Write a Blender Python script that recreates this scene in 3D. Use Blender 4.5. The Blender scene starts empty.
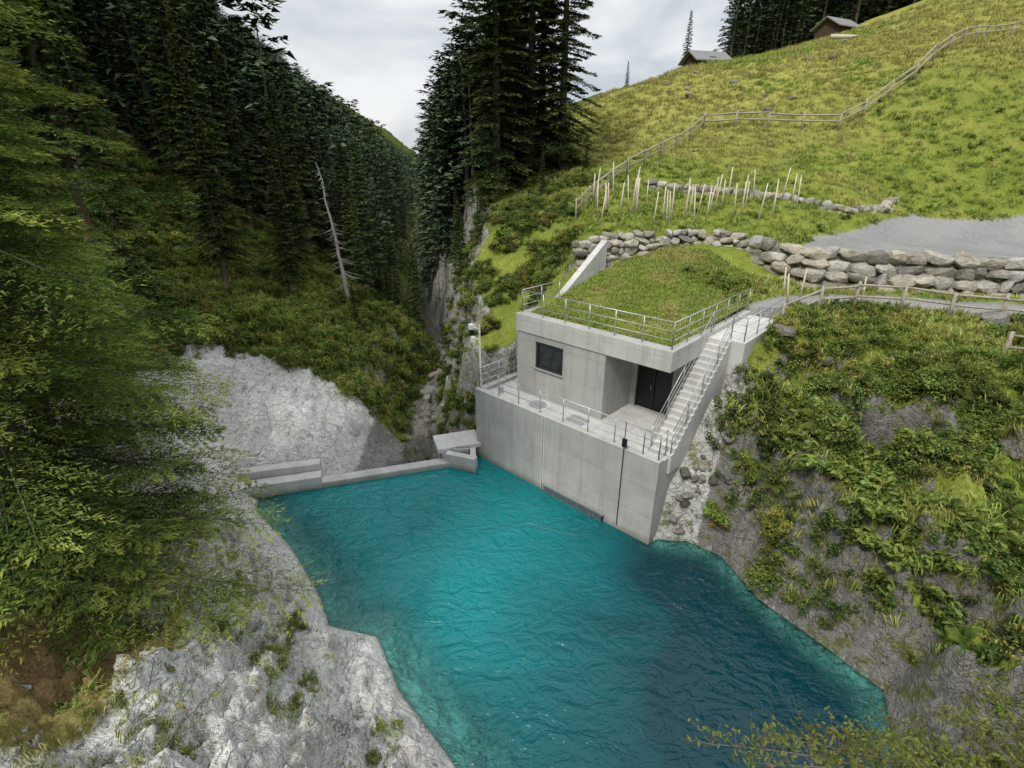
import bpy, math, random
import numpy as np
from mathutils import Vector, Matrix
rng=np.random.default_rng(7); random.seed(7)
scene=bpy.context.scene
scene.view_settings.view_transform='Standard'
scene.view_settings.look='None'; scene.view_settings.exposure=0

# ------------------------------------------------------------ helpers
def link(o,parent=None):
    scene.collection.objects.link(o)
    if parent: o.parent=parent
    return o
def empty(name,loc=(0,0,0),rz=0):
    e=bpy.data.objects.new(name,None); e.location=loc; e.rotation_euler=(0,0,rz); e.empty_display_size=.3
    return link(e)
def mesh_np(name,V,F,mats=(),smooth=False,attrs=None,midx=None):
    V=np.asarray(V,dtype=np.float32).reshape(-1,3); F=np.asarray(F,dtype=np.int32); k=F.shape[1]
    me=bpy.data.meshes.new(name)
    me.vertices.add(len(V)); me.vertices.foreach_set('co',V.ravel())
    me.loops.add(F.size); me.loops.foreach_set('vertex_index',F.ravel())
    me.polygons.add(len(F)); me.polygons.foreach_set('loop_start',np.arange(0,F.size,k,dtype=np.int32))
    for m in mats: me.materials.append(m)
    if midx is not None: me.polygons.foreach_set('material_index',np.asarray(midx,dtype=np.int32))
    me.update(calc_edges=True)
    me.polygons.foreach_set('use_smooth',np.full(len(F),bool(smooth)))
    if attrs:
        for n,a in attrs.items():
            at=me.attributes.new(n,'FLOAT','POINT'); at.data.foreach_set('value',np.asarray(a,dtype=np.float32))
    me.validate(); return me
def obj_np(name,V,F,mats=(),smooth=False,attrs=None,midx=None,parent=None):
    return link(bpy.data.objects.new(name,mesh_np(name,V,F,mats,smooth,attrs,midx)),parent)
class MB:
    def __init__(s): s.V=[];s.F=[]
    def hexa(s,p):
        b=len(s.V); s.V+= [tuple(q) for q in p]
        for f in ((3,2,1,0),(4,5,6,7),(0,1,5,4),(1,2,6,5),(2,3,7,6),(3,0,4,7)): s.F.append([b+i for i in f])
    def box(s,x0,x1,y0,y1,z0,z1):
        s.hexa([(x0,y0,z0),(x1,y0,z0),(x1,y1,z0),(x0,y1,z0),(x0,y0,z1),(x1,y0,z1),(x1,y1,z1),(x0,y1,z1)])
    def tube(s,a,b,r,n=6,r2=None):
        a=Vector(a);b=Vector(b);d=(b-a)
        if d.length<1e-6:return
        d.normalize(); u=d.orthogonal().normalized(); w=d.cross(u); r2=r if r2 is None else r2
        k=len(s.V)
        for i in range(n):
            t=2*math.pi*i/n; s.V.append(tuple(a+(u*math.cos(t)+w*math.sin(t))*r))
        for i in range(n):
            t=2*math.pi*i/n; s.V.append(tuple(b+(u*math.cos(t)+w*math.sin(t))*r2))
        for i in range(n):
            j=(i+1)%n; s.F.append([k+i,k+j,k+n+j,k+n+i])
        for i in range(1,n-2,2):
            s.F.append([k+n,k+n+i,k+n+i+1,k+n+(i+2)%n]); s.F.append([k,k+(i+2)%n,k+i+1,k+i])
    def make(s,name,mat,parent=None,bevel=0,smooth=False):
        me=bpy.data.meshes.new(name); me.from_pydata(s.V,[],s.F); me.materials.append(mat); me.update()
        if smooth: me.polygons.foreach_set('use_smooth',[True]*len(me.polygons))
        o=link(bpy.data.objects.new(name,me),parent)
        if bevel:
            m=o.modifiers.new('b','BEVEL'); m.width=bevel; m.segments=2; m.limit_method='ANGLE'
        return o
def _h(xi,yi,seed):
    n=(xi*374761393+yi*668265263+seed*1442695041)&0x7fffffff
    n=((n^(n>>13))*1274126177)&0x7fffffff
    n=((n^(n>>16))*668265263)&0x7fffffff
    return (n&0xffffff)/float(0xffffff)
def vnoise(x,y,seed=0):
    xf=np.floor(x);yf=np.floor(y);xi=xf.astype(np.int64);yi=yf.astype(np.int64)
    u=x-xf;v=y-yf;u=u*u*(3-2*u);v=v*v*(3-2*v)
    a=_h(xi,yi,seed);b=_h(xi+1,yi,seed);c=_h(xi,yi+1,seed);d=_h(xi+1,yi+1,seed)
    return (a*(1-u)+b*u)*(1-v)+(c*(1-u)+d*u)*v
def fbm(x,y,o=4,seed=0):
    s=0;a=.5;t=0
    for i in range(o):
        s=s+a*vnoise(x*2**i+17.3*i,y*2**i-9.1*i,seed+i);t+=a;a*=.5
    return s/t
def ridged(x,y,o=4,seed=0):
    s=0;a=.5;t=0
    for i in range(o):
        s=s+a*(1-abs(2*vnoise(x*2**i+7.7*i,y*2**i+3.1*i,seed+i)-1));t+=a;a*=.5
    return s/t
def sst(x,a,b):
    t=np.clip((x-a)/(b-a),0,1); return t*t*(3-2*t)

# ------------------------------------------------------------ materials
def newmat(name):
    m=bpy.data.materials.new(name); m.use_nodes=True; nt=m.node_tree; nt.nodes.clear()
    out=nt.nodes.new('ShaderNodeOutputMaterial'); return m,nt,out
class N:
    def __init__(s,nt): s.nt=nt
    def n(s,t,**k):
        x=s.nt.nodes.new(t)
        for a,b in k.items(): setattr(x,a,b)
        return x
    def l(s,a,b): s.nt.links.new(a,b)
    def coord(s,kind='Object'): return s.n('ShaderNodeTexCoord').outputs[kind]
    def mapping(s,v,scale=(1,1,1),rot=(0,0,0)):
        m=s.n('ShaderNodeMapping'); m.inputs['Scale'].default_value=scale; m.inputs['Rotation'].default_value=rot
        s.l(v,m.inputs['Vector']); return m.outputs[0]
    def noise(s,v,scale,detail=5,rough=.55,dist=0):
        x=s.n('ShaderNodeTexNoise'); x.inputs['Scale'].default_value=scale; x.inputs['Detail'].default_value=min(detail,4)
        x.inputs['Roughness'].default_value=rough; x.inputs['Distortion'].default_value=dist
        if v is not None: s.l(v,x.inputs['Vector'])
        return x.outputs['Fac']
    def ramp(s,f,pts):
        r=s.n('ShaderNodeValToRGB'); e=r.color_ramp.elements
        while len(e)<len(pts): e.new(.5)
        for i,(p,c) in enumerate(pts):
            e[i].position=p; e[i].color=(c,c,c,1) if not isinstance(c,tuple) else (*c,1)
        s.l(f,r.inputs[0]); return r.outputs[0]
    def mix(s,f,a,b,mode='MIX'):
        m=s.n('ShaderNodeMix',data_type='RGBA',blend_type=mode)
        for i,v in ((0,f),(6,a),(7,b)):
            if isinstance(v,(int,float)): m.inputs[i].default_value=v
            elif isinstance(v,tuple): m.inputs[i].default_value=(*v,1)
            else: s.l(v,m.inputs[i])
        return m.outputs[2]
    def math(s,op,a,b=0,clamp=False):
        m=s.n('ShaderNodeMath',operation=op); m.use_clamp=clamp
        for i,v in ((0,a),(1,b)):
            if isinstance(v,(int,float)): m.inputs[i].default_value=v
            else: s.l(v,m.inputs[i])
        return m.outputs[0]
    def attr(s,name):
        a=s.n('ShaderNodeAttribute',attribute_name=name); return a.outputs['Fac']
    def bump(s,h,strength=.5,dist=.1,normal=None):
        b=s.n('ShaderNodeBump'); b.inputs['Strength'].default_value=strength; b.inputs['Distance'].default_value=dist
        s.l(h,b.inputs['Height'])
        if normal is not None: s.l(normal,b.inputs['Normal'])
        return b.outputs[0]
    def bsdf(s,col,rough=.8,normal=None,metal=0,spec=.3):
        p=s.n('ShaderNodeBsdfPrincipled')
        if isinstance(col,tuple): p.inputs['Base Color'].default_value=(*col,1)
        else: s.l(col,p.inputs['Base Color'])
        if isinstance(rough,(int,float)): p.inputs['Roughness'].default_value=rough
        else: s.l(rough,p.inputs['Roughness'])
        p.inputs['Metallic'].default_value=metal; p.inputs['Specular IOR Level'].default_value=spec
        if normal is not None: s.l(normal,p.inputs['Normal'])
        return p.outputs[0]
    def diff(s,col,normal=None):
        p=s.n('ShaderNodeBsdfDiffuse')
        if isinstance(col,tuple): p.inputs[0].default_value=(*col,1)
        else: s.l(col,p.inputs[0])
        if normal is not None: s.l(normal,p.inputs['Normal'])
        return p.outputs[0]

def rock_nodes(g,v,light=1.0):
    n1=g.noise(v,.55,4,.62,.4)
    st=g.noise(g.mapping(v,(1.0,3.6,2.6),(.5,.3,.6)),1.1,4,.72,.7)
    n2=g.noise(v,6.0,4,.7)
    s3=g.noise(g.mapping(v,(2.2,.8,1.7),(.2,-.4,-.5)),.8,3,.5,.8)
    c=g.ramp(n1,[(.28,(.40*light,.39*light,.365*light)),(.5,(.54*light,.535*light,.515*light)),(.72,(.64*light,.635*light,.62*light))])
    c=g.mix(g.ramp(st,[(.31,.6),(.40,0.0)]),c,(.24,.23,.20))
    crk=g.ramp(st,[(.545,0.0),(.555,.75),(.565,0.0)])
    crk2=g.ramp(s3,[(.490,0.0),(.5,.8),(.510,0.0)])
    cr=g.math('MAXIMUM',crk,crk2)
    c=g.mix(cr,c,(.13,.125,.11))
    c=g.mix(g.ramp(n2,[(.32,.4),(.46,0.0)]),c,(.30*light,.295*light,.275*light))
    h=g.math('SUBTRACT',g.math('ADD',g.math('MULTIPLY',st,1.2),g.math('MULTIPLY',n2,.4)),g.math('MULTIPLY',cr,.22))
    return c,h
def mat_terrain():
    m,nt,out=newmat('terrain'); g=N(nt); v=g.coord('Object')
    geo=g.n('ShaderNodeNewGeometry')
    rc,rh=rock_nodes(g,v,1.15)
    gn=g.noise(v,.35,4,.6,.3); gf=g.noise(v,7,4,.7)
    gc=g.ramp(gn,[(.3,(.14,.19,.032)),(.5,(.21,.255,.045)),(.72,(.30,.30,.07))])
    gc=g.mix(g.ramp(gf,[(.35,.6),(.6,0.0)]),gc,(.07,.10,.02))
    gc=g.mix(g.math('MULTIPLY',g.attr('dry'),g.ramp(g.noise(v,.9,4,.65),[(.35,0.15),(.62,.85)])),gc,(.37,.33,.105))
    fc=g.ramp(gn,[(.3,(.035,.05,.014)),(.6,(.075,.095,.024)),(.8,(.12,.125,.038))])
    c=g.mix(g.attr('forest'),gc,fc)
    lc=g.ramp(gf,[(.3,(.13,.08,.04)),(.7,(.38,.26,.14))])
    c=g.mix(g.attr('litter'),c,lc)
    gr=g.mix(g.ramp(gf,[(.3,.0),(.7,1.0)]),(.17,.168,.165),(.31,.305,.30))
    gr=g.mix(g.ramp(gn,[(.4,0.0),(.6,.4)]),gr,(.35,.345,.335))
    rn=g.math('ADD',g.attr('rock'),g.math('MULTIPLY',g.math('SUBTRACT',g.noise(v,1.3,4,.65),.5),1.1))
    rm=g.ramp(rn,[(.42,0.0),(.56,1.0)])
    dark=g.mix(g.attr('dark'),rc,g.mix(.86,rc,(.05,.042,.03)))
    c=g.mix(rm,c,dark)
    moss=g.math('MULTIPLY',g.ramp(g.noise(v,1.9,4,.7),[(.51,0.0),(.61,1.0)]),.8)
    c=g.mix(g.math('MULTIPLY',moss,g.attr('mossy')),c,(.14,.15,.032))
    c=g.mix(g.attr('gravel'),c,gr)
    sx=g.n('ShaderNodeSeparateXYZ'); g.l(geo.outputs['Position'],sx.inputs[0])
    wet=g.math('MULTIPLY',g.attr('wet'),g.ramp(g.math('ADD',sx.outputs[2],g.math('MULTIPLY',gn,.3)),[(.0,0.0),(.12,1.0),(.18,1.0),(.30,0.0)]))
    c=g.mix(g.math('MULTIPLY',wet,.5),c,(.10,.095,.07))
    h=g.math('ADD',g.math('MULTIPLY',rm,rh),g.math('MULTIPLY',gf,.6))
    g.l(g.diff(c,g.bump(h,.9,.22)),out.inputs[0]); return m
def mat_rock(name,light=1.0):
    m,nt,out=newmat(name); g=N(nt); v=g.coord('Object')
    c,h=rock_nodes(g,g.mapping(v,(2.2,2.2,2.2)),light)
    at=g.attr('shade')
    c=g.mix(1.0,c,g.ramp(at,[(0,(.40,.38,.35)),(.3,(.75,.70,.62)),(.6,(.95,.87,.73)),(.85,(.82,.81,.79)),(1,(1.2,1.15,1.07))]),'MULTIPLY')
    g.l(g.diff(c,g.bump(h,.9,.1)),out.inputs[0]); return m
def mat_concrete(name='concrete',base=.43):
    m,nt,out=newmat(name); g=N(nt); v=g.coord('Object')
    sx=g.n('ShaderNodeSeparateXYZ'); g.l(v,sx.inputs[0])
    cb=g.n('ShaderNodeCombineXYZ'); g.l(g.math('ADD',sx.outputs[0],sx.outputs[1]),cb.inputs[0]); g.l(sx.outputs[2],cb.inputs[1])
    br=g.n('ShaderNodeTexBrick'); br.offset=0; br.inputs['Scale'].default_value=1
    br.inputs['Brick Width'].default_value=2.5; br.inputs['Row Height'].default_value=1.25
    br.inputs['Mortar Size'].default_value=.012; br.inputs['Mortar Smooth'].default_value=.3
    br.inputs['Color1'].default_value=(1,1,1,1); br.inputs['Color2'].default_value=(.88,.885,.89,1); br.inputs['Mortar'].default_value=(.68,.68,.68,1)
    g.l(cb.outputs[0],br.inputs['Vector'])
    n1=g.noise(v,.7,4,.6); n2=g.noise(v,9,4,.7); st=g.noise(g.mapping(v,(2.5,2.5,.22)),1.4,4,.6)
    b=base
    c=g.ramp(n1,[(.3,(b*.84,b*.83,b*.80)),(.7,(b*1.14,b*1.12,b*1.07))])
    c=g.mix(1.0,c,br.outputs['Color'],'MULTIPLY')
    c=g.mix(g.ramp(st,[(.5,0.0),(.75,.5)]),c,(b*.55,b*.54,b*.50))
    c=g.mix(g.ramp(n2,[(.58,0.0),(.78,.35)]),c,(b*.6,b*.6,b*.6))
    wet=g.ramp(g.math('ADD',sx.outputs[2],g.math('MULTIPLY',n1,.35)),[(.22,.65),(.55,0.0)])
    c=g.mix(wet,c,(.12,.12,.095))
    g.l(g.bsdf(c,.8,g.bump(g.math('ADD',n2,g.math('MULTIPLY',br.outputs['Fac'],-.6)),.25,.02)),out.inputs[0]); return m
def mat_leaf(name,dark,mid,tip,trans=.3,ns=.5,var=.5,namp=.8):
    m,nt,out=newmat(name); g=N(nt)
    oi=g.n('ShaderNodeObjectInfo'); v=g.coord('Object')
    x=g.n('ShaderNodeTexNoise'); x.inputs['Scale'].default_value=ns; x.inputs['Detail'].default_value=1; g.l(v,x.inputs['Vector'])
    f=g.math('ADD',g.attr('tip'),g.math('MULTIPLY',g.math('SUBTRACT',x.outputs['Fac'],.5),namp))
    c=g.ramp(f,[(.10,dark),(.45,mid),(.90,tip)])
    hs=g.n('ShaderNodeHueSaturation'); g.l(c,hs.inputs['Color'])
    hs.inputs['Saturation'].default_value=.93
    g.l(g.math('ADD',.480,g.math('MULTIPLY',oi.outputs['Random'],.04)),hs.inputs['Hue'])
    g.l(g.math('ADD',1-var*.5,g.math('MULTIPLY',oi.outputs['Random'],var)),hs.inputs['Value'])
    d=g.diff(hs.outputs[0])
    if trans>0:
        t=g.n('ShaderNodeBsdfTranslucent'); g.l(hs.outputs[0],t.inputs[0])
        mx=g.n('ShaderNodeMixShader'); mx.inputs[0].default_value=trans; g.l(d,mx.inputs[1]); g.l(t.outputs[0],mx.inputs[2]); d=mx.outputs[0]
    g.l(d,out.inputs[0]); return m
def mat_plain(name,col,rough=.6,metal=0,nscale=8,var=.25,spec=.4):
    m,nt,out=newmat(name); g=N(nt); v=g.coord('Object')
    n=g.noise(v,nscale,4,.6)
    c=g.ramp(n,[(.3,tuple(x*(1-var) for x in col)),(.7,tuple(x*(1+var) for x in col))])
    g.l(g.bsdf(c,rough,g.bump(n,.15,.02),metal,spec),out.inputs[0]); return m
def mat_wood(name,a,b):
    m,nt,out=newmat(name); g=N(nt); v=g.coord('Object')
    n=g.noise(g.mapping(v,(6,6,1.2)),3,4,.65)
    g.l(g.diff(g.ramp(n,[(.3,a),(.7,b)]),g.bump(n,.4,.02)),out.inputs[0]); return m
M_ter=mat_terrain(); M_rock=mat_rock('wall_stone',.95); M_boul=mat_rock('boulder_stone',.5)
M_con=mat_concrete('concrete',.41); M_conl=mat_concrete('concrete_light',.52)
M_steel=mat_plain('galvanised_steel',(.45,.46,.47),.38,.6,5,.12)
M_dark=mat_plain('dark_metal',(.02,.02,.022),.35,.3,5,.2)
M_frame=mat_plain('window_frame',(.035,.037,.04),.4,.2)
M_white=mat_plain('white_paint',(.7,.7,.68),.5)
M_wood=mat_wood('weathered_wood',(.22,.19,.15),(.46,.42,.35))
M_stake=mat_wood('pale_stake_wood',(.46,.40,.31),(.68,.62,.50))
M_hutw=mat_wood('hut_wood',(.05,.035,.025),(.12,.09,.065))
M_hutr=mat_wood('hut_shingles',(.14,.14,.14),(.28,.28,.28))
M_bark=mat_wood('bark',(.07,.056,.045),(.19,.155,.12))
M_dead=mat_wood('dead_bark',(.24,.22,.20),(.45,.42,.39))
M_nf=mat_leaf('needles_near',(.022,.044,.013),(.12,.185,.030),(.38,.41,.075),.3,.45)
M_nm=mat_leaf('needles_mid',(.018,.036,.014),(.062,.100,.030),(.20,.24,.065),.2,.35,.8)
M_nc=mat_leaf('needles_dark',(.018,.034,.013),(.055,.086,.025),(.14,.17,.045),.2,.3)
M_far=mat_leaf('needles_far',(.030,.050,.032),(.064,.096,.050),(.125,.16,.08),0,.35,.9)  # paler, bluish green: distance haze put into the needle colour
M_shr=mat_leaf('shrub_leaf',(.033,.056,.012),(.125,.18,.03),(.26,.31,.06),.35,1.5)
M_shy=mat_leaf('shrub_leaf_yellow',(.07,.075,.012),(.24,.225,.04),(.40,.35,.085),.35,1.5)
M_shd=mat_leaf('shrub_leaf_dark',(.018,.033,.010),(.06,.095,.022),(.14,.18,.042),.3,1.5)
M_gr=mat_leaf('grass_blade',(.09,.125,.02),(.20,.26,.042),(.31,.36,.07),0)
M_gy=mat_leaf('grass_blade_dry',(.15,.155,.035),(.32,.305,.08),(.45,.41,.15),0)
def mat_glass():
    m,nt,out=newmat('window_glass'); g=N(nt)
    g.l(g.bsdf((.015,.02,.022),.06,spec=.8),out.inputs[0]); return m
M_glass=mat_glass()

# ------------------------------------------------------------ building frame
AX,AY=-1.81,22.8; CE,SE=.730,-.683
def loc2w(lx,ly): return (AX+CE*lx-SE*ly, AY+SE*lx+CE*ly)
def w2loc(x,y):
    dx=x-AX;dy=y-AY; return dx*CE+dy*SE, -dx*SE+dy*CE
def roofz(lx,ly): return 7.42+np.maximum(ly-2.2,0)*.19*np.clip((9.2-lx)/4,.2,1)

# ------------------------------------------------------------ terrain function
LEFT=[(-300,2600),(-62,420),(-27,150),(-15.0,78),(-9.6,58),(-7.2,48),(-7.9,40),(-7.6,33),(-6.6,28),(-7.2,25),(-8.2,22.3),(-11.6,20.0),(-11.2,18.3),(-8.8,16.05),(-6.74,13.5),(-5.97,12.2),(-4.3,11.8),(-3.23,9.97),(-1.44,8),(-.5,5),(-1,0),(-2,-80)]
RIGHT=[(-290,2600),(-58,420),(-25,150),(-13.4,78),(-7.6,58),(-5.6,48),(-6.2,40),(-5.6,33),(-4.5,28.5),(-3.6,25.5),(-1.9,22.9),(5.4,16.05),(5.9,16.3),(7.0,16.3),(8.04,15.5),(8.6,13.3),(9.9,11.3),(10.7,9.97),(10,8.5),(8.8,6.8),(7.5,5),(7,0),(8,-80)]
def pdist(x,y,P):
    best=np.full(x.shape,1e9)
    for (ax,ay),(bx,by) in zip(P[:-1],P[1:]):
        dx,dy=bx-ax,by-ay; L=dx*dx+dy*dy
        t=np.clip(((x-ax)*dx+(y-ay)*dy)/L,0,1)
        d=np.hypot(x-ax-t*dx,y-ay-t*dy); best=np.minimum(best,d)
    return best
def inpoly(x,y,P):
    ins=np.zeros(x.shape,bool); n=len(P)
    for i in range(n):
        ax,ay=P[i];bx,by=P[(i+1)%n]
        if ay==by: continue
        c=((ay>y)!=(by>y))&(x<(bx-ax)*(y-ay)/(by-ay)+ax); ins^=c
    return ins
POLY=LEFT+RIGHT[::-1]
def tps(C,lam=.02):
    C=np.array(C,float); P=C[:,:2]/20; n=len(P)
    def U(r2): return np.where(r2>1e-12,r2*np.log(np.maximum(r2,1e-12)),0)
    D=((P[:,None]-P[None])**2).sum(-1)
    A=np.zeros((n+3,n+3)); A[:n,:n]=U(D)+lam*np.eye(n); A[:n,n]=1;A[:n,n+1:]=P;A[n,:n]=1;A[n+1:,:n]=P.T
    w=np.linalg.solve(A,np.concatenate([C[:,2],[0,0,0]]))
    def f(x,y):
        x=x/20;y=y/20; s=w[n]+w[n+1]*x+w[n+2]*y
        for i in range(n): s=s+w[i]*U((x-P[i,0])**2+(y-P[i,1])**2)
        return s
    return f
COMMON=[(-3,28.3,5),(-.7,28.3,5.5),(.5,29,6.8),(1.7,31.7,9),(0,35,9.8),(3.5,39.5,12),(-2.6,43,11),(-5,60,11),(-6,80,10),(0,100,14),(0,200,10),(100,400,60),(-20,400,20)]
LOW=tps(COMMON+[(4,28,8.4),(11.7,19.8,7.7),(17.7,17.2,7.1),(25,15,7.8),(14,25.0,7.9),(12,24.5,7.9),(18,23.5,8),(23.4,22,8),(33,20,8.2),(40,10,10),(20,8,7.0),(14,12,6.3),(30,0,9),(14,2,5),(12,-15,5),(8,29.5,9.2),(11,30,9.6),(13,29,9.1),(14,26.5,8.1),(60,0,14)])
UPP=tps(COMMON+[(4.5,29.3,10.1),(8,31,10.3),(12,31.5,10.2),(15,29,9.9),(17,26.5,9.8),(24,25,9.8),(35,23,9.9),(20,32,9.9),(27,35,10),(34,35.7,10.1),(48,33,12),(70,20,18),(10.4,38.1,11.9),(10,40,12.7),(18,37.5,12.4),(23,36.8,12),(30,38.5,11.6),(17.4,52,16.5),(26.7,46.8,16.2),(46,59,24.3),(26,87,25.2),(10.3,68.6,20.5),(69,103,38.3),(47.8,89,30.5),(40,47,21.2),(30,130,24),(90,140,42),(60,180,34),(150,60,60),(100,60,44),(3,55,13.5)])
WX=[3.2,4.6,8,11,13.3,14.2,15.5,19,24,33,60,300]; WY=[28.0,28.6,30,30.5,29.8,27.5,26.0,24.9,23.3,20.7,12,-60]
def ywall(x): return np.interp(x,WX,WY)
WEX=[-14,-11.9,-8.97,-3.1,-1.81,5.4,9,14,40]; WEY=[18.6,19.1,19.98,21.8,22.8,16.2,17.5,20,20]
def yweir(x): return np.interp(x,WEX,WEY)
ROAD=[(15.0,27.2),(16.6,25.9),(24,24.0),(34,21.2),(70,11),(90,30),(60,34),(42,36.5),(34,36.3),(27,36.3),(22,33.0),(17.5,30.6)]
PATH=[(10.5,22.6),(13,24.0),(15.5,24.1),(19,23.0),(24,21.3),(35,17.5),(60,8)]
def terrain(x,y,full=False):
    x=np.asarray(x,float);y=np.asarray(y,float)
    dl=pdist(x,y,LEFT);dr=pdist(x,y,RIGHT);ins=inpoly(x,y,POLY)
    n_big=fbm(x*.09,y*.09,4,1)-.5; n_mid=fbm(x*.35,y*.35,4,11)-.5
    rg=ridged(x*.45+y*.12,y*.3-x*.1,5,21); rs=ridged(x*1.3,y*1.1,4,31)
    blocks=fbm(x*.8+y*.25,y*.45-x*.2,3,61); blocks=np.floor(blocks*7)/7+ (blocks*7-np.floor(blocks*7))**4/7
    b2=fbm(x*2.1+y*.5,y*1.3-x*.6,3,63); b2=np.floor(b2*6)/6+(b2*6-np.floor(b2*6))**4/6
    s=y-yweir(x)
    ze=np.interp(s,[-.3,1.0,10,30,80,400,2500],[0,-1.3,-2.9,-5.5,-10,-24,-60])
    # left bank
    d=np.maximum(dl+ sst(dl,.3,3)*(rg-.55)*1.6,0)
    slab=sst(s,0,1.5)*(1-sst(y,27,31))*(x<-6)
    prof=.92*np.minimum(d,5)*(1-.26*slab)+.60*np.clip(d-5,0,60)+.80*np.clip(d-65,0,170)+.1*np.maximum(d-235,0)
    zl=ze*(1-sst(dl,0,2.5)*.4*(s<30))+prof+n_big*np.clip(dl*.35,0,25)+sst(dl,0,1.5)*(1-.75*slab)*((rs-.5)*.4+((blocks-.5)*2.1+(b2-.5)*1.3)*(1-sst(dl,9,16)))
    # right bank
    xs=np.interp(y,[-20,7,10,13,15.5,17,22,26,34],[1.2,1.2,1.6,2.0,2.2,2.4,2.2,2.6,3.2])
    d=np.maximum(dr+sst(dr,.1,1.6)*(rg-.55)*3.2,0)
    cl=ze+d*xs+sst(dr,0,.7)*((rs-.5)*.9+(blocks-.5)*3.4+(b2-.5)*1.6)
    low=LOW(x,y);up=UPP(x,y)
    up_w=sst(y-ywall(x),-.05,.22)*sst(x,2.5,4.0); up_w=np.where(x<4,np.maximum(up_w,sst(y,30,36)),up_w)
    hill=low*(1-up_w)+up*up_w
    pw=1-sst(pdist(x,y,PATH),.0,1.2)
    inroad=inpoly(x,y,ROAD).astype(float)
    hill=hill+n_mid*.45*(1-pw)*(1-inroad)+n_big*1.4*sst(y,36,60)
    q=np.hypot((x-13.4)/2.3,(y-16.0)/1.9)+(rg-.5)*.6
    hol=(1-sst(q,.65,.92)); hill=hill-hol*5.0
    lowb=(1-sst(y,18.5,21))*sst(x,8,10)*(1-sst(x,20,26)); hill=hill-lowb*(1-sst(dr,4.5,9.5))*1.3+lowb*((blocks-.5)*2.2+(b2-.5)*.8)
    hill=np.clip(hill,-20,75+n_big*30)
    lx,ly=w2loc(x,y)
    wr=sst(ly,8.2,8.9)*(1-sst(ly,10.5,12.2))*sst(lx,.8,1.8)*(1-sst(lx,8.8,10.5))
    hill=hill*(1-wr)+(roofz(lx,ly)-.04)*wr
    k=.5; hh=np.clip(.5+.5*(hill-cl)/k,0,1); zr=hill*(1-hh)+cl*hh-k*hh*(1-hh)
    inb=((lx>-.05)&(lx<9.6)&(ly>.1)&(ly<4.2))|((lx>1.35)&(lx<8.9)&(ly>.1)&(ly<9.1))
    zr=np.where(inb,np.minimum(zr,2.6),zr)
    land=(lx>8.7)&(lx<10.7)&(ly>4.4)&(ly<9.4); zr=np.where(land,np.minimum(zr,7.0),zr)
    st_=(lx>9.5)&(lx<11.0)&(ly>-.5)&(ly<5.2); zr=np.where(st_,np.minimum(zr,1.0+np.maximum(ly,0)*1.05),zr)
    z=np.where(dl<dr,zl,zr)
    db=np.minimum(dl,dr); bs=np.where(dl<dr,.5,1.1)
    zin=ze-.05-np.minimum(db*bs,3)*(1-sst(s,-.3,.6))+(1-sst(s,-.3,.3))*sst(db,0,.5)*((rs-.5)*.4+(b2-.5)*.6)+ (rs-.5)*.3*sst(db,0,.6)*sst(s,0,1)+sst(s,.5,2)*((rg-.5)*1.8+(b2-.5)*1.4)*sst(db,0,.8)
    z=np.where(ins,zin,z)
    if not full: return z
    right=(dr<=dl)&~ins; left=(dl<dr)&~ins
    return z,dict(dl=dl,dr=dr,ins=ins,left=left,right=right,lx=lx,ly=ly,cl=cl,hill=hill,inroad=inroad,s=s,hh=hh,hol=hol)
def barefn(x,y,z): return ((fbm(x*.32,y*.32,3,88)+.12*(z<1.7)-.05*(z>4.5))>.55)&(z<6.2)

# ------------------------------------------------------------ terrain mesh
ang=np.concatenate([np.linspace(-62,62,640),np.linspace(62,298,70)[1:-1]])*math.pi/180
rad=np.concatenate([[.01,1,2,3],np.geomspace(3.5,52,450),np.geomspace(52.5,2500,150)])
A,Rr=np.meshgrid(ang,rad); X=Rr*np.sin(A);Y=Rr*np.cos(A)
Z,E=terrain(X.ravel(),Y.ravel(),True); x=X.ravel();y=Y.ravel()
nr,na=X.shape
idx=np.arange(nr*na).reshape(nr,na); nx=np.roll(idx,-1,axis=1)
F=np.stack([idx[:-1],idx[1:],nx[1:],nx[:-1]],-1).reshape(-1,4)[:,::-1]
eps=.35
zx=(terrain(x+eps,y)-terrain(x-eps,y))/(2*eps); zy=(terrain(x,y+eps)-terrain(x,y-eps))/(2*eps)
slope=np.hypot(zx,zy)
rock=np.zeros_like(Z); L=E['left'];Rt=E['right']
rock=np.where(L,np.clip(1.3-(E['dl']-5.5)*.22,0,1)*np.where(y<28,1,.25)+sst(slope,1.1,1.8)*.3,rock)
rock=np.where(Rt,sst(slope,1.0,1.8)*.8+np.where((Z<2.2)&(y<22),.45,0)+E['hol']*.9,rock)
bare=barefn(x,y,Z)&Rt&(y<22)
rock=np.where(bare,rock+.3,rock)
rock=np.where(Rt&(y>24)&(x<4)&(slope>1.1),rock+.35,rock)
rock=np.where(Rt&(E['lx']>9.5)&(E['lx']<11.6)&(E['ly']<5.5),1,rock)
rock=np.where(E['ins'],1.2,rock)
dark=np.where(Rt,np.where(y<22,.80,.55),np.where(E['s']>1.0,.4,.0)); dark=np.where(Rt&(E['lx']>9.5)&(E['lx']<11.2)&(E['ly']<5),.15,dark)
dark=np.where(E['hol']>.2,1.0,dark)  # shadow inside the hollow painted into its rock colour
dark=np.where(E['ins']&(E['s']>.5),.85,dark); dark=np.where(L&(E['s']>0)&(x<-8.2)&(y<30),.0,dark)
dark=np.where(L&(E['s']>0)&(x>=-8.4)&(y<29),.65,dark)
forest=np.where(L,np.where(y<24,sst(E['dl'],6,11),.35+.6*sst(E['dl'],8,15)),0); forest=np.where(Rt&(x<5)&(y>36),.6,forest); forest=np.where(y>115,1.0,forest)
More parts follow.
